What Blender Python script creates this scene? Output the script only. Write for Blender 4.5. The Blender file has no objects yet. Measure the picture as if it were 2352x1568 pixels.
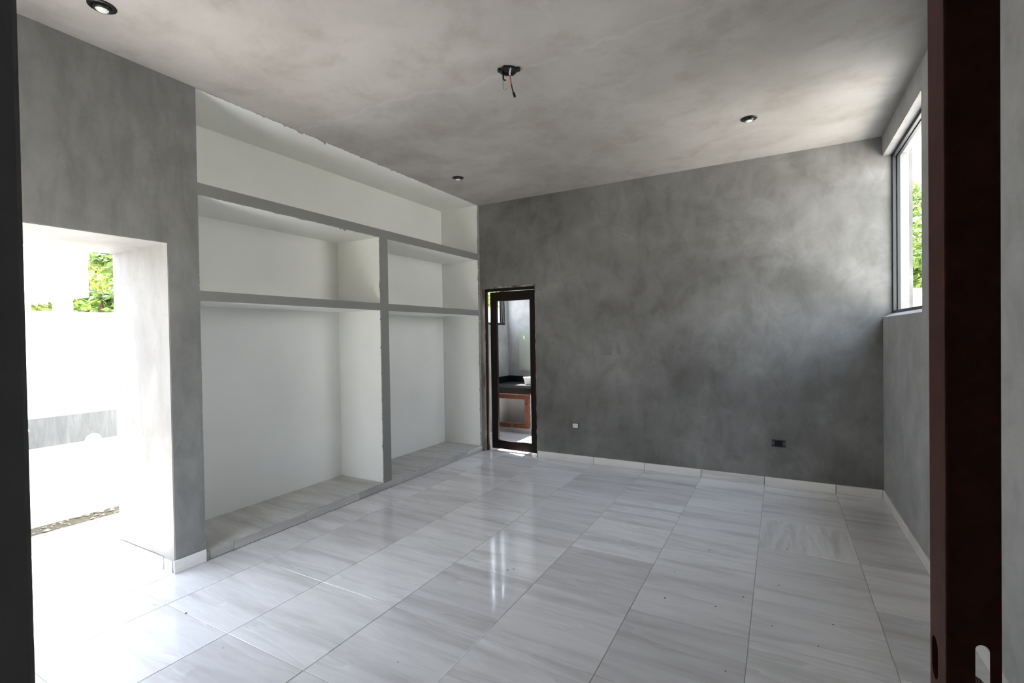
import bpy, bmesh, math, random
from mathutils import Vector, Matrix
from mathutils import noise as mnoise

random.seed(7)
S = bpy.context.scene
COL = S.collection

# ------------------------------------------------------------------ camera, sky, sun, exposure
cam_data = bpy.data.cameras.new('camera')
cam = bpy.data.objects.new('camera', cam_data)
COL.objects.link(cam)
YAW, PITCH, ROLL, FPX = 0.50710, -0.0124, -0.0153, 1108.56
cy_, sy_, cp_, sp_ = math.cos(YAW), math.sin(YAW), math.cos(PITCH), math.sin(PITCH)
fwd = Vector((-sy_ * cp_, cy_ * cp_, sp_))
rgt = Vector((cy_, sy_, 0))
upv = rgt.cross(fwd)
cr_, sr_ = math.cos(ROLL), math.sin(ROLL)
r2 = cr_ * rgt + sr_ * upv
u2 = -sr_ * rgt + cr_ * upv
cam.matrix_world = Matrix(((r2.x, u2.x, -fwd.x, 1.9481), (r2.y, u2.y, -fwd.y, -2.6627), (r2.z, u2.z, -fwd.z, 1.5413), (0, 0, 0, 1)))
cam_data.sensor_width = 36.0
cam_data.lens = 36.0 * FPX / 2352.0
cam_data.clip_start = 0.02
cam_data.clip_end = 200
S.camera = cam

S.view_settings.view_transform = 'Standard'
S.view_settings.look = 'None'
S.view_settings.gamma = 1.0
S.view_settings.use_curve_mapping = False
S.view_settings.exposure = 2.9
S.cycles.max_bounces = 14
S.cycles.diffuse_bounces = 9
S.cycles.glossy_bounces = 5
S.cycles.use_denoising = True

W = bpy.data.worlds.new('sky')
S.world = W
W.use_nodes = True
wn = W.node_tree
wn.nodes.clear()
w_out = wn.nodes.new('ShaderNodeOutputWorld')
w_bg = wn.nodes.new('ShaderNodeBackground')
w_tc = wn.nodes.new('ShaderNodeTexCoord')
w_sep = wn.nodes.new('ShaderNodeSeparateXYZ')
w_ramp = wn.nodes.new('ShaderNodeValToRGB')
w_ramp.color_ramp.elements[0].position = 0.0
w_ramp.color_ramp.elements[0].color = (0.95, 0.97, 1.0, 1)
w_ramp.color_ramp.elements[1].position = 0.9
w_ramp.color_ramp.elements[1].color = (0.6, 0.77, 1.0, 1)
wn.links.new(w_tc.outputs['Generated'], w_sep.inputs[0])
wn.links.new(w_sep.outputs['Z'], w_ramp.inputs[0])
wn.links.new(w_ramp.outputs[0], w_bg.inputs[0])
w_bg.inputs[1].default_value = 1.25
wn.links.new(w_bg.outputs[0], w_out.inputs[0])

sun_data = bpy.data.lights.new('sun', 'SUN')
sun_data.energy = 8.0
sun_data.angle = 0.0093
sun_data.color = (1.0, 0.95, 0.87)
sun = bpy.data.objects.new('sun', sun_data)
COL.objects.link(sun)
sun.location = (-4, 3, 9)
sun.rotation_euler = Vector((-0.42, 0.16, 1.0)).to_track_quat('Z', 'Y').to_euler()

# ------------------------------------------------------------------ material helpers
def mat(name, color=(0.5, 0.5, 0.5), rough=0.6, metal=0.0, spec=0.5):
    m = bpy.data.materials.new(name)
    m.use_nodes = True
    b = m.node_tree.nodes['Principled BSDF']
    b.inputs['Base Color'].default_value = (*color, 1)
    b.inputs['Roughness'].default_value = rough
    b.inputs['Metallic'].default_value = metal
    b.inputs['Specular IOR Level'].default_value = spec
    return m

class NT:
    def __init__(s, m):
        s.m = m; s.t = m.node_tree; s.b = s.t.nodes['Principled BSDF']
    def n(s, kind, **kw):
        x = s.t.nodes.new(kind)
        for k, v in kw.items(): setattr(x, k, v)
        return x
    def l(s, a, b): s.t.links.new(a, b)
    def pos(s, scale=(1, 1, 1), rot=(0, 0, 0)):
        g = s.n('ShaderNodeNewGeometry'); mp = s.n('ShaderNodeMapping')
        mp.inputs['Scale'].default_value = scale; mp.inputs['Rotation'].default_value = rot
        s.l(g.outputs['Position'], mp.inputs['Vector'])
        return mp.outputs[0]
    def noise(s, vec, scale, detail=4, rough=0.55, dist=0.0):
        x = s.n('ShaderNodeTexNoise')
        x.inputs['Scale'].default_value = scale; x.inputs['Detail'].default_value = detail
        x.inputs['Roughness'].default_value = rough; x.inputs['Distortion'].default_value = dist
        s.l(vec, x.inputs['Vector'])
        return x.outputs['Fac']
    def ramp(s, fac, stops):
        x = s.n('ShaderNodeValToRGB')
        e = x.color_ramp.elements
        while len(e) < len(stops): e.new(0.5)
        for i, (p, c) in enumerate(stops):
            e[i].position = p
            e[i].color = (*c, 1) if len(c) == 3 else c
        s.l(fac, x.inputs[0])
        return x.outputs[0]
    def mix(s, fac, a, b, blend='MIX'):
        x = s.n('ShaderNodeMix', data_type='RGBA', blend_type=blend)
        for sock, v in ((x.inputs[0], fac), (x.inputs[6], a), (x.inputs[7], b)):
            if hasattr(v, 'is_output'): s.l(v, sock)
            elif isinstance(v, (int, float)): sock.default_value = v
            else: sock.default_value = (*v, 1)
        return x.outputs[2]
    def math(s, op, a, b=None):
        x = s.n('ShaderNodeMath', operation=op)
        for i, v in enumerate((a, b)):
            if v is None: continue
            if hasattr(v, 'is_output'): s.l(v, x.inputs[i])
            else: x.inputs[i].default_value = v
        return x.outputs[0]
    def bump(s, h, strength=0.2, dist=0.01):
        x = s.n('ShaderNodeBump')
        x.inputs['Strength'].default_value = strength; x.inputs['Distance'].default_value = dist
        s.l(h, x.inputs['Height']); s.l(x.outputs[0], s.b.inputs['Normal'])
    def color(s, c): s.l(c, s.b.inputs['Base Color'])
    def rough(s, c): s.l(c, s.b.inputs['Roughness'])

def plaster(name, lo, mid, hi, scale=(1, 1, 1), s1=1.3, s2=6.0, rough=0.7, streak=0.5):
    m = mat(name, mid, rough); t = NT(m)
    p = t.pos(scale)
    a = t.noise(p, s1, 7, 0.62, 0.2)
    b = t.noise(p, s2, 8, 0.65, 0.4)
    base = t.ramp(a, [(0.34, lo), (0.52, mid), (0.68, hi)])
    fine = t.ramp(b, [(0.36, (0.84, 0.84, 0.84)), (0.55, (1, 1, 1)), (0.72, (1.1, 1.1, 1.1))])
    c = t.mix(1.0, base, fine, 'MULTIPLY')
    q = t.pos((scale[0] * 0.5, scale[1] * 0.5, scale[2] * 2.6), (0.5, 0.3, 0.2))
    w = t.noise(q, 3.5, 7, 0.7, 0.8)
    sm = t.ramp(w, [(0.5, (1, 1, 1)), (0.6, (0.9, 0.9, 0.88)), (0.66, (1, 1, 1))])
    c = t.mix(streak, c, sm, 'MULTIPLY')
    t.color(c)
    t.bump(t.noise(t.pos(), 14, 8, 0.7), 0.08, 0.006)
    return m

M = {}
M['plaster'] = plaster('grey_cement_plaster', (0.125, 0.123, 0.116), (0.168, 0.166, 0.159), (0.212, 0.21, 0.204), (1, 1, 0.55), 1.1, 5.0)
m = mat('mottled_cement_plaster', (0.17, 0.165, 0.158), 0.7); t = NT(m)
big = t.noise(t.pos((0.8, 1, 1.1)), 1.15, 5, 0.55, 0.35)
c = t.ramp(big, [(0.33, (0.118, 0.115, 0.106)), (0.45, (0.15, 0.147, 0.138)), (0.55, (0.182, 0.179, 0.171)), (0.68, (0.215, 0.212, 0.205))])
med = t.noise(t.pos((1.3, 1, 0.75)), 4.2, 8, 0.62, 0.5)
c = t.mix(1.0, c, t.ramp(med, [(0.34, (0.82, 0.815, 0.80)), (0.5, (1, 1, 1)), (0.68, (1.13, 1.13, 1.135))]), 'MULTIPLY')
tr = t.noise(t.pos((0.7, 1, 0.9), (0, 0.6, 0)), 1.9, 4, 0.5, 1.2)
c = t.mix(0.7, c, t.ramp(tr, [(0.47, (1, 1, 1)), (0.505, (1.1, 1.1, 1.1)), (0.52, (0.95, 0.95, 0.94)), (0.56, (1, 1, 1))]), 'MULTIPLY')
t.color(c); t.bump(t.noise(t.pos(), 14, 8, 0.7), 0.1, 0.006)
M['plaster_far'] = m
M['plaster_new'] = plaster('fresh_filler_plaster', (0.17, 0.168, 0.16), (0.2, 0.198, 0.19), (0.225, 0.222, 0.215))
M['plaster_left'] = plaster('smooth_grey_plaster', (0.2, 0.2, 0.197), (0.25, 0.25, 0.247), (0.3, 0.3, 0.295), (1, 1.3, 0.5), 1.5, 7.0)
M['plaster_right'] = plaster('smooth_pale_grey_plaster', (0.33, 0.33, 0.325), (0.375, 0.375, 0.372), (0.415, 0.415, 0.415), (1, 1, 0.8), 1.3, 5.0)
M['plaster_pale'] = plaster('pale_cement_plaster', (0.34, 0.34, 0.34), (0.38, 0.38, 0.38), (0.42, 0.42, 0.42))
M['reveal'] = plaster('bleached_reveal_plaster', (0.2, 0.192, 0.186), (0.23, 0.222, 0.218), (0.26, 0.252, 0.248), (1, 1, 0.4))
M['white_wall'] = mat('white_masonry_paint', (0.82, 0.83, 0.82), 0.75)
M['grey_flat'] = mat('flat_grey_plaster', (0.235, 0.235, 0.225), 0.7)

# ceiling: chalky plaster with blotches and long trowel seams
m = mat('ceiling_plaster', (0.5, 0.48, 0.46), 0.7); t = NT(m)
p = t.pos()
a = t.noise(p, 0.7, 6, 0.6, 0.2)
base = t.ramp(a, [(0.34, (0.335, 0.317, 0.298)), (0.5, (0.40, 0.382, 0.362)), (0.66, (0.465, 0.45, 0.432))])
b = t.noise(t.pos((1, 1, 1), (0, 0, 0.5)), 2.4, 9, 0.66, 0.25)
blot = t.ramp(b, [(0.34, (0.84, 0.815, 0.79)), (0.5, (1, 1, 1)), (0.7, (1.07, 1.07, 1.07))])
c = t.mix(1.0, base, blot, 'MULTIPLY')
sv = t.noise(t.pos((0.35, 1.4, 1), (0, 0, 0.9)), 1.3, 3, 0.4, 0.8)
seam = t.ramp(sv, [(0.485, (1, 1, 1)), (0.498, (1.12, 1.11, 1.1)), (0.5, (0.93, 0.92, 0.91)), (0.53, (1, 1, 1))])
c = t.mix(0.2, c, seam, 'MULTIPLY')
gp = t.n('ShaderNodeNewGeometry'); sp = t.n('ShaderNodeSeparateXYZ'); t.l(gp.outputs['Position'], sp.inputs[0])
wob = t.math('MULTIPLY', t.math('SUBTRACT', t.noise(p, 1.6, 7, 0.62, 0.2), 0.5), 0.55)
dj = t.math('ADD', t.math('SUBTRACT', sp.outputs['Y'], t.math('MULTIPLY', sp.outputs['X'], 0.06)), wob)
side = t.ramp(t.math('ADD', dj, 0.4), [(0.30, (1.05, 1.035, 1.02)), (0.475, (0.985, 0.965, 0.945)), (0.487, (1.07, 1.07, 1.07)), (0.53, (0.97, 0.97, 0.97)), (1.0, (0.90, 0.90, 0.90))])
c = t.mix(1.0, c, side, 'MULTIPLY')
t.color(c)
t.bump(t.noise(p, 9, 9, 0.7), 0.12, 0.008)
M['ceiling'] = m

# white wardrobe paint that stops raggedly just short of the plaster arrises
m = mat('white_paint_ragged', (0.74, 0.745, 0.715), 0.55); t = NT(m)
g = t.n('ShaderNodeNewGeometry'); sx = t.n('ShaderNodeSeparateXYZ')
t.l(g.outputs['Position'], sx.inputs[0])
nz = t.noise(t.pos((1, 1, 1)), 16, 6, 0.75, 1.5)
edge = t.math('ADD', sx.outputs['X'], t.math('MULTIPLY', t.math('SUBTRACT', nz, 0.5), 0.075))
ms = t.ramp(t.math('ADD', edge, 1.5775), [(0.0, (0, 0, 0)), (0.003, (1, 1, 1))])
cl = t.ramp(t.noise(t.pos(), 0.9, 3, 0.5), [(0.35, (0.79, 0.795, 0.765)), (0.65, (0.85, 0.855, 0.83))])
t.color(t.mix(ms, cl, (0.3, 0.295, 0.285)))
t.bump(t.noise(t.pos(), 30, 4, 0.6), 0.04, 0.003)
M['white_niche'] = m

# tiles
def tile_mat(name, light, midc, dark, rough):
    m = mat(name, light, rough); t = NT(m)
    tc = t.n('ShaderNodeTexCoord'); oi = t.n('ShaderNodeObjectInfo')
    off = t.n('ShaderNodeCombineXYZ')
    t.l(t.math('MULTIPLY', oi.outputs['Random'], 91.0), off.inputs[0])
    t.l(t.math('MULTIPLY', oi.outputs['Random'], 37.0), off.inputs[1])
    t.l(t.math('MULTIPLY', oi.outputs['Random'], 13.0), off.inputs[2])
    def vec(scale, rz):
        mp = t.n('ShaderNodeMapping'); mp.inputs['Scale'].default_value = scale
        mp.inputs['Rotation'].default_value = (0, 0, rz)
        ad = t.n('ShaderNodeVectorMath', operation='ADD')
        t.l(tc.outputs['Object'], ad.inputs[0]); t.l(off.outputs[0], ad.inputs[1])
        t.l(ad.outputs[0], mp.inputs['Vector'])
        return mp.outputs[0]
    a = t.noise(vec((0.55, 4.5, 1), 0.12), 1.7, 5, 0.6, 0.3)
    base = t.ramp(a, [(0.34, dark), (0.47, midc), (0.58, light), (0.72, midc)])
    v = t.noise(vec((0.42, 3.3, 1), 0.16), 1.3, 4, 0.5, 0.2)
    vein = t.ramp(v, [(0.40, (1, 1, 1)), (0.415, (1.07, 1.07, 1.07)), (0.43, (1, 1, 1)), (0.485, (1, 1, 1)), (0.4985, (1.13, 1.13, 1.13)), (0.502, (0.88, 0.875, 0.875)), (0.55, (1, 1, 1))])
    c = t.mix(0.65, base, vein, 'MULTIPLY')
    br = t.ramp(oi.outputs['Random'], [(0.0, (0.86, 0.855, 0.865)), (1.0, (1.07, 1.07, 1.07))])
    c = t.mix(1.0, c, br, 'MULTIPLY')
    t.color(c)
    f = t.noise(vec((1, 1, 1), 0), 5, 5, 0.6)
    t.rough(t.ramp(f, [(0.3, (rough - 0.05,) * 3), (0.7, (rough + 0.07,) * 3)]))
    t.bump(t.noise(vec((1, 1, 1), 0), 26, 3, 0.5), 0.02, 0.002)
    return m
M['tile'] = tile_mat('polished_marble_effect_tile', (0.77, 0.76, 0.77), (0.70, 0.69, 0.70), (0.585, 0.575, 0.58), 0.095)
M['tile_matt'] = tile_mat('ledge_marble_effect_tile', (0.56, 0.55, 0.53), (0.48, 0.47, 0.45), (0.38, 0.37, 0.35), 0.35)
M['tile_base'] = tile_mat('baseboard_marble_effect_tile', (0.82, 0.80, 0.77), (0.78, 0.76, 0.73), (0.68, 0.66, 0.63), 0.4)
M['grout'] = mat('sandy_grout', (0.42, 0.39, 0.34), 0.9)

# rusty primed steel
def steel(name, col, wear, rough=0.55, amount=0.62):
    m = mat(name, col, rough, 0.0, 0.4); t = NT(m)
    a = t.noise(t.pos(), 22, 8, 0.7, 0.6)
    c = t.ramp(a, [(0.3, tuple(x * 0.6 for x in col)), (0.55, col), (0.75, tuple(min(1, x * 1.5) for x in col))])
    t.b.inputs['Specular IOR Level'].default_value = 0.18
    b = t.noise(t.pos((1, 1, 0.25)), 18, 8, 0.75, 1.0)
    w = t.ramp(b, [(amount, (0, 0, 0)), (amount + 0.03, (1, 1, 1))])
    t.color(t.mix(w, c, wear)); t.bump(t.noise(t.pos(), 160, 3, 0.5), 0.08, 0.001)
    return m
M['rust'] = steel('oxide_primed_steel', (0.045, 0.016, 0.011), (0.12, 0.07, 0.045), 0.55, 0.66)
M['rust_edge'] = steel('scratched_oxide_primer', (0.046, 0.0125, 0.0075), (0.10, 0.05, 0.03), 0.6, 0.68)
M['dark_steel'] = steel('dark_brown_steel', (0.012, 0.006, 0.0045), (0.05, 0.02, 0.013), 0.5, 0.68)
M['cab_rust'] = steel('rusted_cabinet_steel', (0.12, 0.045, 0.025), (0.3, 0.11, 0.04), 0.6, 0.58)
M['jamb_black'] = mat('grey_painted_steel', (0.16, 0.16, 0.163), 0.7)
M['rough_mortar'] = plaster('rough_mortar_edge', (0.09, 0.05, 0.035), (0.28, 0.25, 0.22), (0.5, 0.47, 0.43), (1, 1, 0.35), 9, 30, 0.9)
M['alu'] = mat('dark_anodised_aluminium', (0.016, 0.019, 0.021), 0.4, 0.0)
M['black_plastic'] = mat('black_lamp_plastic', (0.008, 0.008, 0.008), 0.35)
M['black_rough'] = mat('black_box_plastic', (0.006, 0.006, 0.006), 0.6)
M['lamp_face'] = mat('frosted_lamp_glass', (0.8, 0.84, 0.78), 0.35)
M['grey_plate'] = mat('dark_grey_plastic', (0.035, 0.037, 0.037), 0.45)
M['white_plastic'] = mat('white_plastic', (0.78, 0.77, 0.72), 0.4)
M['socket_hole'] = mat('socket_slots', (0.05, 0.05, 0.05), 0.6)
M['granite'] = mat('polished_black_granite', (0.008, 0.010, 0.0105), 0.2)
M['granite_lit'] = mat('sunlit_black_granite', (0.045, 0.047, 0.048), 0.35)  # paler copy of the granite so the slab's sun patch shows bright
M['ceramic'] = mat('white_glazed_ceramic', (0.85, 0.85, 0.86), 0.12)
M['film'] = mat('filmed_mirror', (0.33, 0.345, 0.29), 0.4)
M['wire_red'] = mat('red_wire', (0.55, 0.12, 0.08), 0.5)
M['wire_green'] = mat('green_wire', (0.09, 0.13, 0.11), 0.5)
M['wire_white'] = mat('white_wire', (0.8, 0.8, 0.8), 0.5)
M['leaf_brown'] = mat('dry_leaf', (0.16, 0.08, 0.035), 0.8)
M['stone'] = mat('white_limestone', (0.2, 0.185, 0.15), 0.9)
M['concrete'] = plaster('pale_patio_concrete', (0.6, 0.59, 0.56), (0.66, 0.65, 0.62), (0.72, 0.71, 0.68))
M['lime_white'] = mat('limewashed_wall', (0.8, 0.79, 0.76), 0.85)
M['bark'] = mat('bark', (0.12, 0.08, 0.05), 0.9)
m = mat('gravel_soil', (0.2, 0.17, 0.11), 0.95); t = NT(m)
t.color(t.ramp(t.noise(t.pos(), 30, 6, 0.7), [(0.35, (0.03, 0.026, 0.014)), (0.6, (0.075, 0.064, 0.042))])); M['soil'] = m
m = mat('grey_band_plaster', (0.3, 0.31, 0.32), 0.8); t = NT(m)
t.color(t.ramp(t.noise(t.pos((1, 6, 1)), 2.5, 7, 0.7, 0.8), [(0.3, (0.05, 0.052, 0.055)), (0.5, (0.07, 0.073, 0.078)), (0.7, (0.095, 0.1, 0.107))])); M['band'] = m
def leafmat(name, c1, c2):
    m = mat(name, c1, 0.5); t = NT(m)
    nz = t.noise(t.pos(), 2.6, 4, 0.6)
    c = t.ramp(nz, [(0.35, c1), (0.65, c2)]); t.color(c)
    tr = t.n('ShaderNodeBsdfTranslucent'); t.l(c, tr.inputs[0])
    mx = t.n('ShaderNodeMixShader'); mx.inputs[0].default_value = 0.35
    out = t.t.nodes['Material Output']
    t.l(t.b.outputs[0], mx.inputs[1]); t.l(tr.outputs[0], mx.inputs[2]); t.l(mx.outputs[0], out.inputs[0])
    return m
M['leaf_a'] = leafmat('broad_tree_leaf', (0.05, 0.10, 0.022), (0.13, 0.19, 0.035))
M['leaf_b'] = leafmat('yellow_green_leaf', (0.11, 0.16, 0.02), (0.2, 0.22, 0.04))

# ------------------------------------------------------------------ mesh helpers
class MB:
    """collects boxes, prisms and tubes into one mesh"""
    def __init__(s): s.v = []; s.f = []
    def add(s, vs, fs):
        o = len(s.v); s.v += [tuple(v) for v in vs]; s.f += [tuple(i + o for i in f) for f in fs]; return s
    def box(s, x0, x1, y0, y1, z0, z1):
        vs = [(x, y, z) for x in (x0, x1) for y in (y0, y1) for z in (z0, z1)]
        return s.add(vs, [(0, 1, 3, 2), (4, 6, 7, 5), (0, 4, 5, 1), (2, 3, 7, 6), (0, 2, 6, 4), (1, 5, 7, 3)])
    def prism(s, pts, axis, a0, a1):
        """closed polygon pts (u, v) extruded along axis 0/1/2"""
        n = len(pts)
        def mk(u, v, a): return {0: (a, u, v), 1: (u, a, v), 2: (u, v, a)}[axis]
        vs = [mk(u, v, a0) for u, v in pts] + [mk(u, v, a1) for u, v in pts]
        fs = [tuple(range(n)), tuple(range(2 * n - 1, n - 1, -1))]
        fs += [(i, (i + 1) % n, n + (i + 1) % n, n + i) for i in range(n)]
        return s.add(vs, fs)
    def lathe(s, prof, cx, cy, cz, n=32):
        k = len(prof); vs = []; fs = []
        for i in range(n):
            a = 2 * math.pi * i / n
            vs += [(cx + r * math.cos(a), cy + r * math.sin(a), cz + z) for r, z in prof]
        for i in range(n):
            for j in range(k - 1):
                p, q = i * k + j, ((i + 1) % n) * k + j
                fs.append((p, q, q + 1, p + 1))
        return s.add(vs, fs)
    def tube(s, path, r, n=8):
        vs = []; fs = []; P = [Vector(p) for p in path]
        for i, p in enumerate(P):
            d = (P[min(i + 1, len(P) - 1)] - P[max(i - 1, 0)]).normalized()
            a = d.orthogonal().normalized(); b = d.cross(a)
            rr = r[i] if isinstance(r, (list, tuple)) else r
            vs += [p + rr * (math.cos(2 * math.pi * k / n) * a + math.sin(2 * math.pi * k / n) * b) for k in range(n)]
        for i in range(len(P) - 1):
            for k in range(n):
                fs.append((i * n + k, i * n + (k + 1) % n, (i + 1) * n + (k + 1) % n, (i + 1) * n + k))
        fs += [tuple(range(n - 1, -1, -1)), tuple(range((len(P) - 1) * n, len(P) * n))]
        return s.add(vs, fs)
    def mesh(s, name, m, smooth=False, bevel=0.0):
        me = bpy.data.meshes.new(name)
        me.from_pydata(s.v, [], s.f)
        bm = bmesh.new(); bm.from_mesh(me)
        bmesh.ops.recalc_face_normals(bm, faces=bm.faces)
        if bevel > 0:
            es = [e for e in bm.edges if len(e.link_faces) == 2 and e.calc_face_angle(0) > 0.5]
            bmesh.ops.bevel(bm, geom=es, offset=bevel, segments=2, profile=0.7, affect='EDGES')
        for f in bm.faces: f.smooth = smooth
        bm.to_mesh(me); bm.free()
        me.materials.append(m)
        return me
    def obj(s, name, m, parent=None, smooth=False, bevel=0.0):
        return link(name, s.mesh(name, m, smooth, bevel), parent)

def link(name, data, parent=None, loc=None):
    o = bpy.data.objects.new(name, data)
    COL.objects.link(o)
    if parent is not None:
        o.parent = parent
        o.matrix_parent_inverse = Matrix.Translation(-world_loc(parent))
    if loc is not None: o.location = loc
    return o

def world_loc(o):
    p = Vector(o.location)
    while o.parent is not None:
        q = world_loc(o.parent)
        return p + q + o.matrix_parent_inverse.translation
    return p

def empty(name, loc=(0, 0, 0)):
    o = bpy.data.objects.new(name, None)
    COL.objects.link(o); o.location = loc; o.empty_display_size = 0.1
    return o

def tag(o, label, cat, group=None, kind=None):
    o['label'] = label; o['category'] = cat
    if group: o['group'] = group
    if kind: o['kind'] = kind
    return o

def box(name, b, m, parent=None, bevel=0.0):
    return MB().box(*b).obj(name, m, parent, bevel=bevel)

def cut(o, cutter_mb):
    """boolean difference applied at once; the cutter is removed"""
    c = cutter_mb.obj('cutter', M['grey_flat'])
    md = o.modifiers.new('cut', 'BOOLEAN'); md.operation = 'DIFFERENCE'; md.object = c; md.solver = 'EXACT'
    bpy.context.view_layer.update()
    me = bpy.data.meshes.new_from_object(o.evaluated_get(bpy.context.evaluated_depsgraph_get()))
    o.modifiers.clear(); o.data = me
    bpy.data.objects.remove(c)

def capsule(cu, cv, hu, hv, n=10):
    """upright capsule outline: half width hu, half height hv"""
    pts = []
    for k in range(n + 1):
        a = math.pi * k / n
        pts.append((cu + hu * math.cos(a), cv + (hv - hu) + hu * math.sin(a)))
    for k in range(n + 1):
        a = math.pi + math.pi * k / n
        pts.append((cu + hu * math.cos(a), cv - (hv - hu) + hu * math.sin(a)))
    return pts

# ------------------------------------------------------------------ room measures
XL, XR, YF, YN, ZC = -1.566, 2.765, 2.80, -2.54, 3.284

# ------------------------------------------------------------------ tiles
def tile_mesh(w, d, h, m, name='tile', ch=0.0018):
    """flat slab centred on the origin, top face at z = 0, chamfered top edge"""
    x, y = w / 2, d / 2
    vs = [(-x, -y, -h), (x, -y, -h), (x, y, -h), (-x, y, -h), (-x, -y, -ch), (x, -y, -ch), (x, y, -ch), (-x, y, -ch),
          (-x + ch, -y + ch, 0), (x - ch, -y + ch, 0), (x - ch, y - ch, 0), (-x + ch, y - ch, 0)]
    fs = [(0, 1, 5, 4), (1, 2, 6, 5), (2, 3, 7, 6), (3, 0, 4, 7), (4, 5, 9, 8), (5, 6, 10, 9), (6, 7, 11, 10), (7, 4, 8, 11), (8, 9, 10, 11), (3, 2, 1, 0)]
    me = bpy.data.meshes.new(name); me.from_pydata(vs, [], fs); me.materials.append(m)
    return me

GAP = 0.0026
cache = {}
def lay_tile(parent, x0, x1, y0, y1, z, m, h=0.009, turn=False):
    w, d = x1 - x0 - GAP, y1 - y0 - GAP
    if w < 0.01 or d < 0.01: return
    full = abs(w - d) < 1e-4
    key = (round(w, 3), round(d, 3), m.name, h)
    if key not in cache: cache[key] = tile_mesh(w, d, h, m)
    o = link('tile', cache[key], parent, ((x0 + x1) / 2, (y0 + y1) / 2, z + random.uniform(-0.0003, 0.0003)))
    if full: o.rotation_euler.z = random.choice((0, math.pi)) + (math.pi / 2 if turn else 0)
    return o

floor = MB().box(-2.34, 2.98, -2.66, 4.6, -0.12, -0.003).box(0.6, 3.3, -4.3, -2.66, -0.12, -0.003).obj('floor', M['grout'])
tag(floor, 'glossy pale grey marble-effect tiled floor of the empty room', 'floor', kind='structure')
def ranges(a, b):
    k = math.ceil((a + 1e-6) / 0.6); out = []; p = a
    while k * 0.6 < b - 1e-6:
        out.append((p, k * 0.6)); p = k * 0.6; k += 1
    out.append((p, b)); return out
for (y0, y1) in ranges(-3.0, 2.795):
    for (x0, x1) in ranges(XL, 2.76):
        turn = abs(x0 - 1.8) < 0.01 and abs(y0 - 1.2) < 0.01
        lay_tile(floor, x0, x1, y0, y1, 0.0, M['tile'], turn=turn or random.random() < 0.06)
for (y0, y1) in ranges(-2.42, -0.98):
    for (x0, x1) in ((-2.33, -1.8), (-1.8, XL)):
        lay_tile(floor, x0, x1, y0, y1, 0.0, M['tile'])
for (y0, y1) in ranges(2.795, 4.05):
    for (x0, x1) in ranges(-2.12, 1.0):
        if y0 < 2.94 and not (-1.53 <= x0 and x1 <= -0.6 or x0 < -0.7 and x1 > -1.6): continue
        if y0 < 2.94: x0, x1 = max(x0, -1.53), min(x1, -0.745)
        lay_tile(floor, x0, x1, y0, y1, 0.0, M['tile'])

# ------------------------------------------------------------------ ceiling
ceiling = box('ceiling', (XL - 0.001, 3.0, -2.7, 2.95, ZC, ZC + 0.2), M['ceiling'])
tag(ceiling, 'rough blotchy plastered ceiling with wire box and black downlights', 'ceiling', kind='structure')

# ------------------------------------------------------------------ left wall with doorway and built-in niches
wl = empty('wall_left', (XL, 0, 0))
tag(wl, 'grey plastered left wall with open doorway and white built-in niches', 'wall', kind='structure')
XO = -2.33
MB().box(XO, XL, YN, -2.42, -0.01, ZC).box(XO, XL, -2.42, -0.975, 2.187, ZC).box(XO, XL, -0.975, -0.785, -0.01, ZC).obj('wall_panel', M['plaster_left'], wl)
MB().box(XO + 0.002, XL - 0.004, -0.979, -0.9745, 0.0, 2.187).obj('reveal', M['reveal'], wl)
MB().box(XO + 0.002, XL - 0.004, -2.42, -0.976, 2.183, 2.1875).obj('lintel_soffit', M['reveal'], wl)
XB = -2.172
box('niche_back', (XO, XB, -0.785, 2.80, -0.01, ZC), M['white_niche'], wl)
box('niche_soffit', (XO, XL - 0.001, -0.785, 2.80, ZC, ZC + 0.2), M['white_niche'], wl)
box('niche_side', (XB, XL, 2.772, 2.80, 0.0, ZC), M['white_niche'], wl)
box('niche_side', (XB, XL - 0.002, -0.786, -0.781, 0.07, ZC), M['white_niche'], wl)
def shelf(y0, y1, z0, z1):
    s = MB().box(XL - 0.012, XL, y0, y1, z0, z1).obj('shelf', M['grey_flat'], wl)
    MB().box(XB, XL - 0.0115, y0, y1, z0 + 0.0005, z1 - 0.0005).obj('shelf_body', M['white_niche'], s)
shelf(-0.785, 2.772, 2.551, 2.633)
shelf(-0.785, 0.955, 1.816, 1.886)
shelf(1.062, 2.772, 1.814, 1.886)
d = MB().box(XL - 0.012, XL + 0.001, 0.955, 1.062, 0.07, 2.551).obj('divider', M['grey_flat'], wl)
MB().box(XB, XL - 0.0115, 0.956, 1.061, 0.07, 2.551).obj('divider_body', M['white_niche'], d)

# ragged plaster lips where the white paint meets raw cement
def lip(name, along, a0, a1, base, out, axis, depth, m, seed, amp=0.02, thick=0.006):
    """a thin torn strip: runs along an axis, edge height from noise"""
    n = int((a1 - a0) / 0.008); pts = [(a0, base)]
    for i in range(n + 1):
        a = a0 + (a1 - a0) * i / n
        h = max(0.0, mnoise.noise(Vector((a * 9, seed, 0))) * 0.7 + mnoise.noise(Vector((a * 38, seed, 3))) * 0.5 + 0.15)
        pts.append((a, base + out * (0.0015 + amp * h * h)))
    pts.append((a1, base))
    return MB().prism(pts, axis, depth, depth + thick).obj(name, m, wl)
lip('torn_plaster_edge', 1, -0.775, 2.0, ZC, -1, 0, XL - 0.004, M['ceiling'], 1.0, 0.05)
lip('torn_plaster_edge', 1, -0.775, 0.9, 2.551, -1, 0, XL - 0.007, M['white_niche'], 5.0, 0.03)
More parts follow.
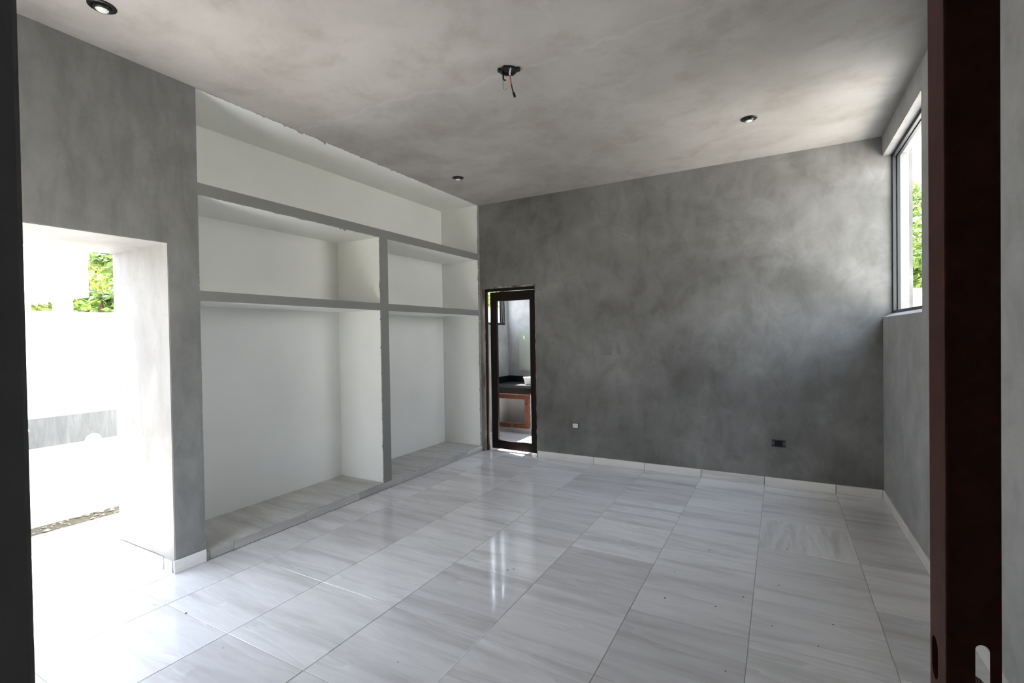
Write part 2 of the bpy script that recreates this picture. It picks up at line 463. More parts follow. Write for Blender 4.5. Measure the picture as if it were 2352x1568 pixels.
def lip_v(z0, z1, y, outdir, seed, amp, m):
    n = int((z1 - z0) / 0.008); pts = [(y, z0)]
    for i in range(n + 1):
        z = z0 + (z1 - z0) * i / n
        h = max(0.0, mnoise.noise(Vector((z * 8, seed, 0))) * 0.8 + mnoise.noise(Vector((z * 42, seed, 3))) * 0.5 + 0.1)
        pts.append((y + outdir * (0.001 + amp * h * h), z))
    pts.append((y, z1))
    return MB().prism(pts, 0, XL - 0.010, XL - 0.003).obj('torn_plaster_edge', m, wl)
lip_v(0.1, 2.5, 0.955, -1, 11.0, 0.035, M['grey_flat'])
lip_v(0.3, 3.25, 2.772, -1, 17.0, 0.04, M['grey_flat'])

# tiled ledge under the niches
trim = box('trim_1', (XB, XL - 0.012, -0.785, 2.80, -0.008, 0.0635), M['grout'])
tag(trim, 'low tiled ledge running under the white niches', 'ledge', kind='structure')
cuts = [-0.785, 0.035, 0.635, 1.24, 1.85, 2.45, 2.772]
for a, b in zip(cuts[:-1], cuts[1:]):
    lay_tile(trim, XB, XL + 0.002, a, b, 0.072, M['tile_matt'], 0.0085)
cuts = [-0.785, -0.755, -0.585, 0.03, 0.631, 1.24, 1.828, 2.436, 2.795]
for a, b in zip(cuts[:-1], cuts[1:]):
    me = tile_mesh(b - a - GAP, 0.0615, 0.011, M['tile_matt'], 'riser_tile')
    o = link('riser_tile', me, trim, (XL + 0.0005, (a + b) / 2, 0.0322))
    o.rotation_euler = (math.pi / 2, 0, math.pi / 2)

# ------------------------------------------------------------------ far wall
wf = empty('wall_far', (0.6, YF, 0))
tag(wf, 'mottled grey cement far wall with the bathroom doorway', 'wall', kind='structure')
MB().box(XL - 0.6, -1.532, YF, 2.95, -0.01, ZC).box(-1.532, -0.742, YF, 2.95, 2.186, ZC).box(-0.742, 2.98, YF, 2.95, -0.01, ZC).obj('wall_panel', M['plaster_far'], wf)
# filled-in box opening in the plaster
MB().prism([(0.09, 1.30), (0.235, 1.295), (0.24, 1.42), (0.215, 1.445), (0.095, 1.445)], 1, YF - 0.003, YF + 0.01).obj('plaster_patch', M['plaster_new'], wf, bevel=0.001)
MB().prism([(-0.02, 1.26), (0.015, 1.30), (0.05, 1.44), (0.03, 1.46), (-0.005, 1.40)], 1, YF - 0.002, YF + 0.01).obj('plaster_smear', M['plaster_new'], wf)
MB().prism([(0.30, 1.32), (0.34, 1.30), (0.345, 1.40), (0.315, 1.45), (0.29, 1.45)], 1, YF - 0.002, YF + 0.01).obj('plaster_smear', M['plaster_new'], wf)

# ------------------------------------------------------------------ right wall with the high window opening
WY0, WY1, WZ0, WZ1 = 1.42, 2.799, 1.655, 3.11
XRO = 2.95
wr = empty('wall_right', (XR, 0, 0))
tag(wr, 'grey plastered right wall below and beside the high window', 'wall', kind='structure')
wp = MB().box(XR, XRO, -2.7, 2.799, -0.01, WZ0).box(XR, XRO, -2.7, WY0, WZ0, ZC).box(XR, XRO, WY0, 2.799, WZ1, ZC)
wp.obj('wall_panel', M['plaster_right'], wr)
MB().prism([(XR + 0.003, WZ0), (XR + 0.055, WZ0 + 0.03), (XRO, WZ0 + 0.03), (XRO, WZ0)], 1, WY0, WY1).obj('window_ledge', M['plaster_right'], wr)
MB().box(XR + 0.002, XRO - 0.002, WY0, WY1, WZ1 - 0.004, WZ1 + 0.002).obj('window_soffit', M['reveal'], wr)
MB().box(2.89, XRO + 0.004, WY1 - 0.004, WY1 + 0.01, WZ0 + 0.03, WZ1).obj('outer_reveal', M['reveal'], wr)

win = empty('window_1', (2.85, 2.1, WZ0))
tag(win, 'high window opening with empty dark aluminium sliding tracks', 'window', kind='structure')
zb, zt = WZ0 + 0.03, WZ1 - 0.004
def ring(b, x0, x1, t, y0, y1, z0, z1):
    b.box(x0, x1, y0, y1, z0, z0 + t); b.box(x0, x1, y0, y1, z1 - t, z1)
    b.box(x0, x1, y0, y0 + t, z0 + t, z1 - t); b.box(x0, x1, y1 - t, y1, z0 + t, z1 - t); return b
ring(MB(), 2.832, 2.892, 0.007, WY0, WY1 - 0.002, zb, zt).obj('frame', M['alu'], win)
for x in (2.836, 2.868):
    ring(MB(), x, x + 0.021, 0.020, WY0 + 0.007, WY1 - 0.009, zb + 0.007, zt - 0.007).obj('track', M['alu'], win)

# ------------------------------------------------------------------ near wall with the entrance the picture is taken from
wn_ = empty('wall_near', (0, YN, 0))
tag(wn_, 'near wall holding the dark entrance frame the view looks through', 'wall', kind='structure')
MB().box(XO, -1.3, -2.66, YN, -0.01, ZC).box(-1.3, -0.55, -2.66, YN, 2.2, ZC).box(-0.55, 1.47, -2.66, YN, -0.01, ZC).box(1.47, 2.62, -2.66, YN, 2.3, ZC).box(2.62, XR, -2.66, YN, -0.01, ZC).obj('wall_panel', M['plaster'], wn_)  # doorway gap left of the entrance is unseen, added to light the near room
hall = MB().box(0.6, 0.7, -4.3, -2.66, -0.01, 2.7).box(3.2, 3.3, -4.3, -2.66, -0.01, 2.7).box(0.6, 3.3, -4.4, -4.3, -0.01, 2.7).box(0.6, 3.3, -4.4, -2.66, 2.7, 2.8)
hall.obj('hall_panel', M['plaster'], wn_)
d3 = empty('door_3', (1.5, -2.6, 0))
tag(d3, 'dark steel entrance door frame at the left edge of view', 'door frame', kind='structure')
box('jamb', (1.46, 1.508, -2.672, -2.538, 0.0, 2.3), M['jamb_black'], d3, 0.003)
box('jamb', (2.60, 2.648, -2.672, -2.538, 0.0, 2.3), M['jamb_black'], d3, 0.003)
box('head', (1.508, 2.60, -2.672, -2.538, 2.252, 2.3), M['jamb_black'], d3, 0.003)

# ------------------------------------------------------------------ baseboards (each tile a piece)
def base_tile(parent, p, q, h, proud, normal):
    """p, q: ends of the tile on the wall line; normal: unit (x, y) into the room"""
    L = (Vector(q) - Vector(p)).length - 0.0055
    me = tile_mesh(L, h, 0.01, M['tile_base'], 'baseboard_tile')
    o = link('baseboard_tile', me, parent)
    c = (Vector(p) + Vector(q)) / 2
    o.location = (c.x + normal[0] * proud, c.y + normal[1] * proud, h / 2 + 0.001)
    o.rotation_euler = (math.pi / 2, 0, math.atan2(normal[1], normal[0]) + math.pi / 2)
    return o
bf = empty('baseboard_far', (1.0, YF, 0))
tag(bf, 'pale tile skirting along the foot of the grey far wall', 'baseboard', kind='structure')
xs = [-0.735, 0.0, 0.6, 1.2, 1.8, 2.4, 2.757]
for a, b in zip(xs[:-1], xs[1:]): base_tile(bf, (a, YF), (b, YF), 0.082, 0.011, (0, -1))
br_ = empty('baseboard_right', (XR, 0, 0))
tag(br_, 'pale tile skirting along the foot of the right wall', 'baseboard', kind='structure')
ys = [2.79, 2.4, 1.8, 1.2, 0.6, 0.0, -0.6, -1.2, -1.66]
for a, b in zip(ys[:-1], ys[1:]): base_tile(br_, (XR, a), (XR, b), 0.082, 0.009, (-1, 0))
bl = empty('baseboard_left', (XL, -0.9, 0))
tag(bl, 'pale tile skirting round the foot of the pillar by the doorway', 'baseboard', kind='structure')
base_tile(bl, (XL, -0.993), (XL, -0.782), 0.086, 0.014, (1, 0))
base_tile(bl, (-2.33, -0.978), (-1.97, -0.978), 0.082, 0.014, (0, -1))
base_tile(bl, (-1.97, -0.978), (-1.70, -0.978), 0.082, 0.014, (0, -1))
box('mortar_bed', (-1.70, -1.60, -0.982, -0.976, 0.0, 0.075), M['lime_white'], bl)

# ------------------------------------------------------------------ bathroom door (steel frame, glassless leaf)
d1 = empty('door_1', (-1.14, 2.86, 0))
tag(d1, 'dark brown steel bathroom door with no glass, set in rough mortar', 'door', kind='structure')
def rough_strip(b0, n=40):
    """torn mortar strip around the opening"""
    mb = MB(); x0, x1, y0, y1, z0, z1 = b0
    return mb
def mortar_v(x, wid, z0, z1, seed, side):
    n = 70; pts = [(x, z0)]
    for i in range(n + 1):
        z = z0 + (z1 - z0) * i / n
        pts.append((x + side * (wid + 0.007 * mnoise.noise(Vector((z * 14, seed, 0))) + 0.003 * mnoise.noise(Vector((z * 60, seed, 1)))), z))
    pts.append((x, z1))
    return MB().prism(pts, 1, YF + 0.004, YF + 0.05).obj('mortar_edge', M['rough_mortar'], d1)
mortar_v(-1.5325, 0.010, 0.0, 2.186, 3.0, 1)
mortar_v(-0.7415, 0.010, 0.0, 2.186, 8.0, -1)
MB().box(-1.532, -0.742, YF + 0.004, 2.94, 2.166, 2.1865).obj('mortar_edge', M['rough_mortar'], d1)
fr = box('frame_head', (-1.530, -0.743, 2.85, 2.905, 2.13, 2.167), M['dark_steel'], d1, 0.003)
box('frame_jamb', (-1.530, -1.499, 2.85, 2.882, 0.0, 2.13), M['rust'], d1, 0.003)
box('frame_jamb', (-0.752, -0.743, 2.85, 2.905, 0.0, 2.13), M['dark_steel'], d1, 0.003)
leaf = empty('door_leaf', (-0.755, 2.85, 0)); leaf.parent = d1; leaf.matrix_parent_inverse = Matrix.Translation(-Vector(d1.location))
LW, LT = 0.705, 0.04
def leafpart(name, pts, y0, y1, m):
    o = MB().prism(pts, 1, y0, y1)
    ob = o.obj(name, m, None, bevel=0.002)
    ob.parent = leaf
    return ob
# local frame of the leaf: hinge at x = 0, free edge at x = -LW ; mitred corners
z0, z1, sw, bh, th = 0.032, 2.122, 0.098, 0.112, 0.122
st = leafpart('stile', [(-LW, z0), (-LW + sw, z0 + bh), (-LW + sw, z1 - th), (-LW, z1)], 0, LT, M['dark_steel'])
cut(st, MB().prism([(-LW + 0.044 + 0.014 * math.cos(a * math.pi / 8), 1.05 + 0.032 * math.sin(a * math.pi / 8)) for a in range(16)], 1, -0.02, 0.1))
leafpart('stile', [(0, z0), (0, z1), (-sw, z1 - th), (-sw, z0 + bh)], 0, LT, M['dark_steel'])
leafpart('rail', [(-LW, z0), (0, z0), (-sw, z0 + bh), (-LW + sw, z0 + bh)], 0, LT, M['dark_steel'])
leafpart('rail', [(-LW, z1), (-LW + sw, z1 - th), (-sw, z1 - th), (0, z1)], 0, LT, M['dark_steel'])
leaf.rotation_euler.z = math.radians(-2.5)

# ------------------------------------------------------------------ steel door leaf at the right edge, standing open from the right wall
d2 = empty('door_2', (2.70, -1.67, 0))
tag(d2, 'brown steel door leaf standing open at the right edge of view', 'door', kind='structure')
y0, y1 = -1.711, -1.622
st = MB().box(2.1645, 2.2275, y0, y1, 0.03, 2.16).obj('lock_stile', M['rust_edge'], d2, bevel=0.003)
cut(st, MB().prism(capsule(-1.652, 1.008, 0.017, 0.034), 0, 2.15, 2.19))
a_, b_ = capsule(2.2055, 1.035, 0.0078, 0.038), capsule(2.2335, 1.035, 0.0195, 0.062)
n_ = len(a_)
hole = MB().add([(u, y0 - 0.002, v) for u, v in a_] + [(u, y1 + 0.002, v) for u, v in b_],
                [tuple(range(n_)), tuple(range(2 * n_ - 1, n_ - 1, -1))] + [(i, (i + 1) % n_, n_ + (i + 1) % n_, n_ + i) for i in range(n_)])
cut(st, hole)
box('hinge_stile', (2.68, 2.755, y0, y1, 0.03, 2.16), M['dark_steel'], d2, 0.003)
box('rail', (2.2275, 2.68, y0, y1, 2.07, 2.16), M['dark_steel'], d2, 0.003)
box('rail', (2.2275, 2.68, y0, y1, 0.03, 0.12), M['dark_steel'], d2, 0.003)

# ------------------------------------------------------------------ bathroom shell
wb = empty('wall_bathroom', (-0.5, 4.52, 0))
tag(wb, 'pale grey bathroom walls seen through the open steel door', 'wall', kind='structure')
MB().box(-0.9 - 1.32, -2.12, 2.95, 4.6, -0.01, 1.72).box(-2.22, -2.12, 2.95, 3.05, 1.72, ZC).box(-2.22, -2.12, 4.44, 4.6, 1.72, ZC).box(-2.22, -2.12, 3.05, 4.44, 3.05, ZC).obj('wall_panel', M['plaster_pale'], wb)
MB().box(-2.22, 1.1, 4.52, 4.62, -0.01, ZC).box(1.0, 1.1, 2.95, 4.52, -0.01, ZC).box(-2.22, -0.8, 2.951, 4.62, ZC, ZC + 0.2).box(0.3, 1.1, 2.951, 4.62, ZC, ZC + 0.2).box(-0.8, 0.3, 2.951, 3.2, ZC, ZC + 0.2).box(-0.8, 0.3, 4.2, 4.62, ZC, ZC + 0.2).obj('wall_panel', M['plaster_pale'], wb)  # ceiling gap is an added skylight, out of view, for more bounce light
w2 = empty('window_2', (-2.17, 3.7, 1.72))
tag(w2, 'dark aluminium window frame inside the bathroom', 'window', kind='structure')
ring(MB(), -2.215, -2.135, 0.012, 3.05, 4.44, 1.72, 3.05).obj('frame', M['alu'], w2)
for x in (-2.212, -2.18, -2.147):
    ring(MB(), x, x + 0.012, 0.032, 3.06, 4.43, 1.727, 3.04).obj('track', M['alu'], w2)

# vanity
ct = empty('countertop', (-1.0, 4.25, 0.65))
tag(ct, 'black granite vanity worktop with upstand beyond the bathroom door', 'countertop')
box('slab', (-2.118, 0.2, 4.0, 4.518, 0.715, 0.757), M['granite_lit'], ct, 0.002)
box('apron', (-2.118, 0.2, 4.0, 4.02, 0.645, 0.715), M['granite'], ct, 0.001)
box('upstand', (-2.118, 0.2, 4.498, 4.519, 0.757, 0.862), M['granite'], ct, 0.001)
box('upstand', (-2.119, -2.098, 4.0, 4.498, 0.757, 0.862), M['granite'], ct, 0.001)
vn = empty('vanity_cabinet', (-1.4, 4.25, 0))
tag(vn, 'white masonry vanity carcass with open rusty steel door frame', 'cabinet')
box('plinth', (-2.118, 0.2, 4.05, 4.51, 0.0, 0.095), M['tile_matt'], vn)
box('partition', (-1.46, -1.40, 4.04, 4.51, 0.095, 0.645), M['white_wall'], vn)
box('back_panel', (-2.118, 0.2, 4.50, 4.517, 0.095, 0.645), M['white_wall'], vn)
box('side_panel', (-2.1185, -2.11, 4.05, 4.50, 0.095, 0.645), M['white_wall'], vn)
box('top_rail', (-2.11, -1.40, 4.03, 4.06, 0.615, 0.645), M['cab_rust'], vn)
dr = MB().box(-2.10, -1.475, 4.0, 4.03, 0.085, 0.145).box(-2.10, -1.475, 4.0, 4.03, 0.54, 0.605).box(-2.10, -2.04, 4.0, 4.03, 0.145, 0.54).box(-1.545, -1.475, 4.0, 4.03, 0.145, 0.54).obj('cabinet_door', M['cab_rust'], vn, bevel=0.002)
MB().lathe([(0.0, 0.006), (0.012, 0.005), (0.012, 0.0)], 0, 0, 0, 14).obj('lock_hole', M['black_rough'], dr)
lh = bpy.data.objects['lock_hole']; lh.rotation_euler.x = math.pi / 2; lh.location = (-1.508, 3.999, 0.47)
# basin: tapering square bowl with a hollow
bs = MB()
def sq(hx, hy, z, n=8, r=0.03):
    out = []
    for cx, cy, a0 in ((hx - r, hy - r, 0), (-hx + r, hy - r, 90), (-hx + r, -hy + r, 180), (hx - r, -hy + r, 270)):
        for k in range(n + 1):
            a = math.radians(a0 + 90 * k / n); out.append((cx + r * math.cos(a), cy + r * math.sin(a), z))
    return out
rings = [sq(0.20, 0.155, 0.0), sq(0.205, 0.16, 0.006), sq(0.225, 0.18, 0.115), sq(0.227, 0.182, 0.122), sq(0.22, 0.175, 0.124), sq(0.214, 0.169, 0.118), sq(0.19, 0.145, 0.02), sq(0.05, 0.05, 0.012)]
n = len(rings[0]); vs = [v for r in rings for v in r]; fs = [tuple(range(n - 1, -1, -1))]
for i in range(len(rings) - 1):
    fs += [(i * n + k, i * n + (k + 1) % n, (i + 1) * n + (k + 1) % n, (i + 1) * n + k) for k in range(n)]
fs.append(tuple(range((len(rings) - 1) * n, len(rings) * n)))
bo = bs.add(vs, fs).obj('wash_basin', M['ceramic'], None, smooth=True)
bo.location = (-1.385, 4.25, 0.7575)
tag(bo, 'white square vessel basin standing on the black worktop', 'basin')
bm_ = MB().lathe([(0.0, 0.002), (0.022, 0.002), (0.022, -0.004)], 0, 0, 0.014, 16).obj('drain', mat('chrome', (0.6, 0.6, 0.6), 0.2, 1.0), bo)
bm_.matrix_parent_inverse = Matrix(); 
mr = empty('wall_mirror', (-1.6, 4.50, 0.955))
tag(mr, 'pale frameless mirror panel hung above the basin', 'mirror')
box('panel', (-1.90, -1.2, 4.495, 4.519, 0.955, 1.637), M['film'], mr, 0.002)
MB().prism([(-1.80, 1.47), (-1.785, 1.475), (-1.79, 1.53), (-1.815, 1.54), (-1.812, 1.50)], 1, 4.4942, 4.496).obj('film_patch', M['white_plastic'], mr)

# ------------------------------------------------------------------ ceiling fittings
def downlight(x, y, label, s=1.0):
    r = empty('recessed_downlight', (x, y, ZC))
    tag(r, label, 'downlight', 'recessed ceiling downlights')
    MB().lathe([(0.040, 0.0), (0.062, -0.0005), (0.0615, -0.004), (0.055, -0.008), (0.042, -0.009), (0.040, -0.004)], x, y, ZC, 40).obj('bezel', M['black_plastic'], r, True)
    MB().lathe([(0.040, 0.001), (0.040, -0.010), (0.037, -0.018), (0.031, -0.022), (0.0285, -0.019), (0.0285, 0.0)], x, y, ZC, 40).obj('lamp_ring', M['black_plastic'], r, True)
    MB().lathe([(0.0, -0.0265), (0.015, -0.0258), (0.0245, -0.0235), (0.0285, -0.019)], x, y, ZC, 32).obj('lamp_lens', M['lamp_face'], r, True)
    return r
downlight(-1.119, -1.473, 'black recessed downlight nearest the viewer, above the open doorway')
downlight(-1.135, 1.721, 'small black recessed downlight over the white niches by far corner')
downlight(1.738, 1.758, 'black recessed downlight near the high right window')

jb = empty('ceiling_wiring_box', (0.414, 0.12, ZC))
tag(jb, 'open black ceiling junction box with loose wires hanging out', 'junction box')
cx, cy = 0.405, 0.125
mb = MB()
outer, inner, n = [], [], 16
for k in range(n):
    a = 2 * math.pi * k / n
    ro = 0.054 + 0.004 * (1 if k % 4 == 0 else 0) + random.uniform(-0.003, 0.004)
    outer.append((cx + ro * math.cos(a), cy + ro * math.sin(a))); inner.append((cx + 0.044 * math.cos(a), cy + 0.044 * math.sin(a)))
vs = [(x, y, ZC + 0.001) for x, y in outer] + [(x, y, ZC - 0.014) for x, y in outer] + [(x, y, ZC - 0.014) for x, y in inner] + [(x, y, ZC - 0.001) for x, y in inner]
fs = []
for k in range(n):
    q = (k + 1) % n
    for j in range(3): fs.append((j * n + k, j * n + q, (j + 1) * n + q, (j + 1) * n + k))
fs.append(tuple(range(3 * n, 4 * n)))
mb.add(vs, fs).obj('box_body', M['black_rough'], jb)
for (ex, ey) in ((0.062, 0.012), (-0.045, -0.036)):
    MB().lathe([(0.0, -0.022), (0.014, -0.020), (0.018, -0.01), (0.016, 0.0)], cx + ex, cy + ey, ZC, 12).obj('fixing_ear', M['black_rough'], jb)
wz = ZC - 0.005
w = MB().tube([(cx + 0.01, cy, wz), (cx + 0.014, cy - 0.005, wz - 0.05), (cx + 0.018, cy - 0.004, wz - 0.085), (cx + 0.022, cy - 0.004, wz - 0.105)], 0.004).obj('red_wire', M['wire_red'], jb)
w = MB().tube([(cx + 0.022, cy - 0.004, wz - 0.10), (cx + 0.027, cy - 0.004, wz - 0.13), (cx + 0.036, cy - 0.004, wz - 0.16)], 0.0042).obj('taped_wire', M['black_plastic'], jb)
MB().tube([(cx + 0.036, cy - 0.004, wz - 0.158), (cx + 0.046, cy - 0.004, wz - 0.185)], 0.0085).obj('tape_end', M['black_plastic'], w)
MB().tube([(cx - 0.035, cy - 0.01, wz), (cx - 0.034, cy - 0.012, wz - 0.055), (cx - 0.030, cy - 0.01, wz - 0.06), (cx - 0.018, cy - 0.01, wz - 0.064)], 0.006).obj('black_wire', M['black_plastic'], jb)
MB().tube([(cx - 0.036, cy - 0.012, wz - 0.03), (cx - 0.037, cy - 0.012, wz - 0.10), (cx - 0.034, cy - 0.012, wz - 0.122), (cx - 0.022, cy - 0.012, wz - 0.129), (cx - 0.008, cy - 0.012, wz - 0.122)], 0.0015, 6).obj('green_wire', M['wire_green'], jb)
MB().tube([(cx + 0.032, cy - 0.03, wz - 0.008), (cx + 0.030, cy - 0.04, wz - 0.04), (cx + 0.030, cy - 0.04, wz - 0.055)], 0.0055).obj('white_wire', M['wire_white'], jb)

# ------------------------------------------------------------------ sockets on the far wall
so = empty('power_socket', (-0.222, YF, 0.44))
tag(so, 'small white power socket low on the grey far wall', 'socket')
box('mounting_plate', (-0.27, -0.176, YF - 0.004, YF + 0.01, 0.407, 0.472), M['grey_plate'], so, 0.001)
box('socket_face', (-0.258, -0.192, YF - 0.012, YF - 0.003, 0.414, 0.464), M['white_plastic'], so, 0.002)
for dx in (-0.246, -0.214):
    MB().box(dx, dx + 0.003, YF - 0.0125, YF - 0.011, 0.438, 0.45).box(dx + 0.010, dx + 0.013, YF - 0.0125, YF - 0.011, 0.438, 0.45).box(dx + 0.005, dx + 0.009, YF - 0.0125, YF - 0.011, 0.426, 0.43).obj('socket_slots', M['socket_hole'], so)
bp = empty('blank_plate', (1.927, YF, 0.43))
tag(bp, 'dark grey wall box plate near the right end of the far wall', 'wall plate')
pl = box('plate', (1.867, 1.987, YF - 0.006, YF + 0.01, 0.393, 0.465), M['grey_plate'], bp, 0.002)
box('insert', (1.893, 1.961, YF - 0.010, YF - 0.004, 0.402, 0.456), M['black_plastic'], bp, 0.002)
for x in (1.879, 1.975):
    MB().lathe([(0.0, 0.003), (0.004, 0.002), (0.0045, 0.0)], 0, 0, 0, 10).obj('screw', M['white_plastic'], bp)
for o in [o for o in bp.children if o.name.startswith('screw')]:
    o.matrix_parent_inverse = Matrix.Translation(-Vector(bp.location))
    o.rotation_euler.x = math.pi / 2
sc = [o for o in bp.children if o.name.startswith('screw')]
sc[0].location = (1.879, YF - 0.006, 0.429); sc[1].location = (1.975, YF - 0.006, 0.429)

# ------------------------------------------------------------------ outside, left: patio, boundary wall, neighbour, trees
patio = MB().box(-3.31, XO, -8, 9, -0.15, -0.012).box(XO, 0.6, -8, -2.66, -0.15, -0.012).obj('ground_patio', M['concrete'])
tag(patio, 'sunlit white concrete patio outside the doorway', 'patio', kind='structure')
gr = box('ground_garden', (-60, 60, -40, 60, -0.5, -0.16), mat('dry_garden_soil', (0.42, 0.38, 0.28), 0.95))
tag(gr, 'pale dry ground around the house', 'ground', kind='structure')
gy = box('ground_yard', (2.96, 12, -8, 6.4, -0.16, -0.03), M['concrete'])
tag(gy, 'pale concrete side yard outside the right window', 'yard', kind='structure')
bw = empty('wall_boundary', (-3.68, 0, 0))
tag(bw, 'white boundary wall with grey band outside the open doorway', 'wall', kind='structure')
MB().box(-3.76, -3.6, -8, 2.2, -0.2, 1.815).box(-3.76, -3.6, 2.2, 6.6, -0.2, 2.16).obj('wall_panel', M['lime_white'], bw)
MB().box(-3.603, -3.597, -8, 2.2, 0.64, 0.895).obj('grey_band', M['band'], bw)
MB().prism([(-0.663 + 0.062 * math.cos(a * math.pi / 14), 0.638 + 0.062 * math.sin(a * math.pi / 14)) for a in range(15)], 0, -3.599, -3.594).obj('white_patch', M['lime_white'], bw)
MB().prism([(-1.119 + 0.024 * math.cos(a * math.pi / 9), 0.804 + 0.02 * math.sin(a * math.pi / 9)) for a in range(18)], 0, -3.599, -3.594).obj('white_patch', M['lime_white'], bw)
sb = box('wall_side_bounce', (6.2, 6.36, -8, 6.4, -0.2, 2.6), M['lime_white'])  # unseen wall, added as a sunlit reflector for the right window
tag(sb, 'unseen white wall added across the yard to bounce sunlight into the right window', 'wall', kind='structure')
bb = box('wall_rear_boundary', (-3.6, 9, 6.5, 6.66, -0.2, 2.15), M['lime_white'])
tag(bb, 'white rear garden wall below the trees in the right window', 'wall', kind='structure')
soil = box('ground_soil_strip', (-3.6, -3.31, -8, 6.5, -0.15, -0.03), M['soil'])
tag(soil, 'bare soil strip at the foot of the boundary wall', 'soil', kind='structure')
# gravel: small angular stones, one joined object
mb = MB()
for i in range(260):
    y = random.uniform(-2.4, -0.2); x = random.uniform(-3.585, -3.30); r = random.choice((0.006, 0.008, 0.010, 0.014, 0.02)) * random.uniform(0.7, 1.2)
    vs = []
    for v in ((1, 0, 0), (-1, 0, 0), (0, 1, 0), (0, -1, 0), (0, 0, 1), (0, 0, -1)):
        k = r * random.uniform(0.6, 1.25); vs.append((x + v[0] * k * 1.3, y + v[1] * k * 1.3, -0.028 + r * 0.3 + v[2] * k * 0.7))
    mb.add(vs, [(0, 2, 4), (2, 1, 4), (1, 3, 4), (3, 0, 4), (2, 0, 5), (1, 2, 5), (3, 1, 5), (0, 3, 5)])
gv = mb.obj('gravel', M['stone'])
tag(gv, 'loose white stones scattered on the soil strip', 'gravel', kind='stuff')
mb = MB()
for i in range(46):
    y = random.uniform(-1.9, -0.7); x = random.uniform(-3.33, -2.5) if i > 26 else random.uniform(-3.36, -3.2)
    a = random.uniform(0, 6.28); L = random.uniform(0.012, 0.035); wd = L * 0.3; z = -0.008
    c, s = math.cos(a), math.sin(a)
    mb.add([(x - L * c, y - L * s, z), (x + wd * s, y - wd * c, z + 0.006), (x + L * c, y + L * s, z + 0.003), (x - wd * s, y + wd * c, z + 0.006)], [(0, 1, 2), (0, 2, 3)])
tag(mb.obj('fallen_leaves', M['leaf_brown']), 'dry brown leaves blown over the patio edge', 'leaves', kind='stuff')
# crumbs of dirt on the room floor
mb = MB()
spots = [(0.30, 0.04), (0.37, 0.07), (0.40, 0.10), (0.33, 0.13), (-0.05, 0.74), (1.34, 0.55), (1.05, 0.78), (1.35, 0.2), (1.75, 0.42), (1.93, 0.66), (1.62, 0.24), (2.1, 0.1), (2.2, -0.36), (1.5, 0.98), (2.2, 2.1), (0.63, 1.95), (-1.0, -1.2), (-0.5, -1.28), (0.35, -0.95), (0.9, 1.9), (1.9, 0.18), (2.18, 0.34), (1.72, -0.3), (1.98, 1.25)]
for (x, y) in spots:
    r = random.uniform(0.004, 0.008); vs = []
    for v in ((1, 0, 0), (-1, 0, 0), (0, 1, 0), (0, -1, 0), (0, 0, 1)):
        k = r * random.uniform(0.6, 1.3); vs.append((x + v[0] * k, y + v[1] * k, 0.0004 + v[2] * k * 0.5))
    mb.add(vs, [(0, 2, 4), (2, 1, 4), (1, 3, 4), (3, 0, 4)])
tag(mb.obj('dirt_crumbs', M['leaf_brown']), 'brown crumbs of dirt dotted over the floor tiles', 'dirt', kind='stuff')

# unseen overhang added to cut the sky light reaching the right window
ev = box('added_overhang', (XRO, 3.2, -2.5, 4.6, ZC + 0.02, ZC + 0.2), M['white_wall'])
tag(ev, 'unseen white overhang added to cut sky light above the high right window', 'overhang', kind='structure')
rf = MB().box(XO, 3.05, -2.7, 3.2, ZC + 0.2, ZC + 0.35).box(XO, -0.8, 3.2, 4.7, ZC + 0.2, ZC + 0.35).box(0.3, 3.05, 3.2, 4.7, ZC + 0.2, ZC + 0.35).box(-0.8, 0.3, 4.2, 4.7, ZC + 0.2, ZC + 0.35).obj('roof_slab', M['white_wall'])  # skylight gap added out of view to brighten the bathroom
tag(rf, 'flat concrete roof slab with an added, unseen skylight to brighten the bathroom', 'roof', kind='structure')

nb = empty('neighbour_house', (-11.5, 0, 0))
tag(nb, 'white cantilevered house block beyond the boundary wall', 'building')
box('upper_storey', (-13.5, -10.0, -5, 1.64, 2.42, 3.40), M['white_wall'], nb, 0.02)
box('column', (-10.5, -10.2, 1.24, 1.455, -0.16, 2.42), M['white_wall'], nb)
box('column', (-11.2, -10.9, 0.95, 1.05, -0.16, 2.42), M['white_wall'], nb)
box('lower_wall', (-13.5, -11.2, -5, 0.95, -0.16, 2.42), M['white_wall'], nb)

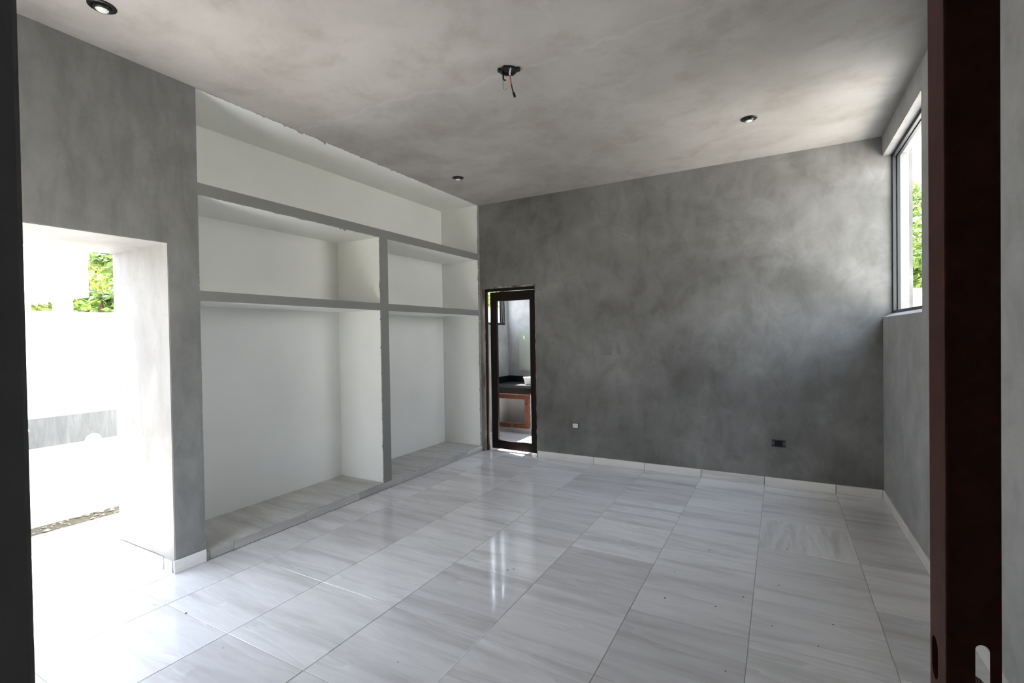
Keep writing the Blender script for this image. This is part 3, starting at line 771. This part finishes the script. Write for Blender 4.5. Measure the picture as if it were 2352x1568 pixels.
def tree(name, x, y, zc, rx, ry, rz, n, lm, label, size=0.09, group='garden trees', seed=0, clumps=26):
    rd = random.Random(seed)
    r = empty(name, (x, y, -0.16)); tag(r, label, 'tree', group)
    MB().tube([(x, y, -0.2), (x + 0.05, y, zc * 0.4), (x - 0.04, y + 0.05, zc * 0.8), (x, y, zc)], [0.16, 0.12, 0.08, 0.03]).obj('trunk', M['bark'], r)
    mb = MB(); cl = []
    for k in range(clumps):
        while True:
            v = Vector((rd.uniform(-1, 1), rd.uniform(-1, 1), rd.uniform(-1, 1)))
            if v.length < 1: break
        cl.append((x + v.x * rx, y + v.y * ry, zc + v.z * rz, rd.uniform(0.25, 0.5)))
    for i in range(n):
        c = rd.choice(cl); v = Vector((rd.gauss(0, 1), rd.gauss(0, 1), rd.gauss(0, 0.7))) * c[3] * 0.6
        p = Vector((c[0] + v.x, c[1] + v.y, c[2] + v.z))
        a = Vector((rd.gauss(0, 1), rd.gauss(0, 1), rd.gauss(-0.3, 0.6))).normalized(); b = a.orthogonal().normalized()
        b = (Matrix.Rotation(rd.uniform(0, 6.28), 3, a) @ b); L = size * rd.uniform(0.6, 1.4); wd = L * 0.42
        nrm = a.cross(b)
        mb.add([p - a * L, p + b * wd + nrm * wd * 0.3, p + a * L, p - b * wd + nrm * wd * 0.3], [(0, 1, 2), (0, 2, 3)])
    mb.obj('foliage', lm, r)
    return r
tree('broadleaf_tree', -14.5, 3.5, 2.9, 1.8, 2.0, 1.5, 5200, M['leaf_a'], 'green tree right of the white neighbouring house, seen through doorway', 0.12, seed=1)
tree('broadleaf_tree', -26.5, 8.2, 4.6, 2.0, 2.0, 2.0, 3600, M['leaf_b'], 'yellow-green tree crown beyond the neighbouring house corner', 0.12, seed=2)
tree('broadleaf_tree', -20.2, 4.2, 3.0, 1.6, 1.6, 1.5, 3000, M['leaf_b'], 'bush-like yellow-green tree glimpsed under the cantilevered house', 0.12, seed=3)
tree('broadleaf_tree', 4.3, 11.5, 3.2, 1.3, 1.4, 1.5, 5200, M['leaf_a'], 'leafy tree filling the high right window above the garden wall', 0.10, seed=4)
tree('broadleaf_tree', 5.5, 16.8, 4.6, 1.2, 1.2, 1.6, 2200, M['leaf_b'], 'thinner tree top behind the leafy one in the right window', 0.10, seed=5, clumps=14)
tree('broadleaf_tree', -6.3, 11.5, 3.5, 1.4, 1.5, 1.3, 3600, M['leaf_b'], 'green tree glimpsed through the bathroom window', 0.10, seed=6)
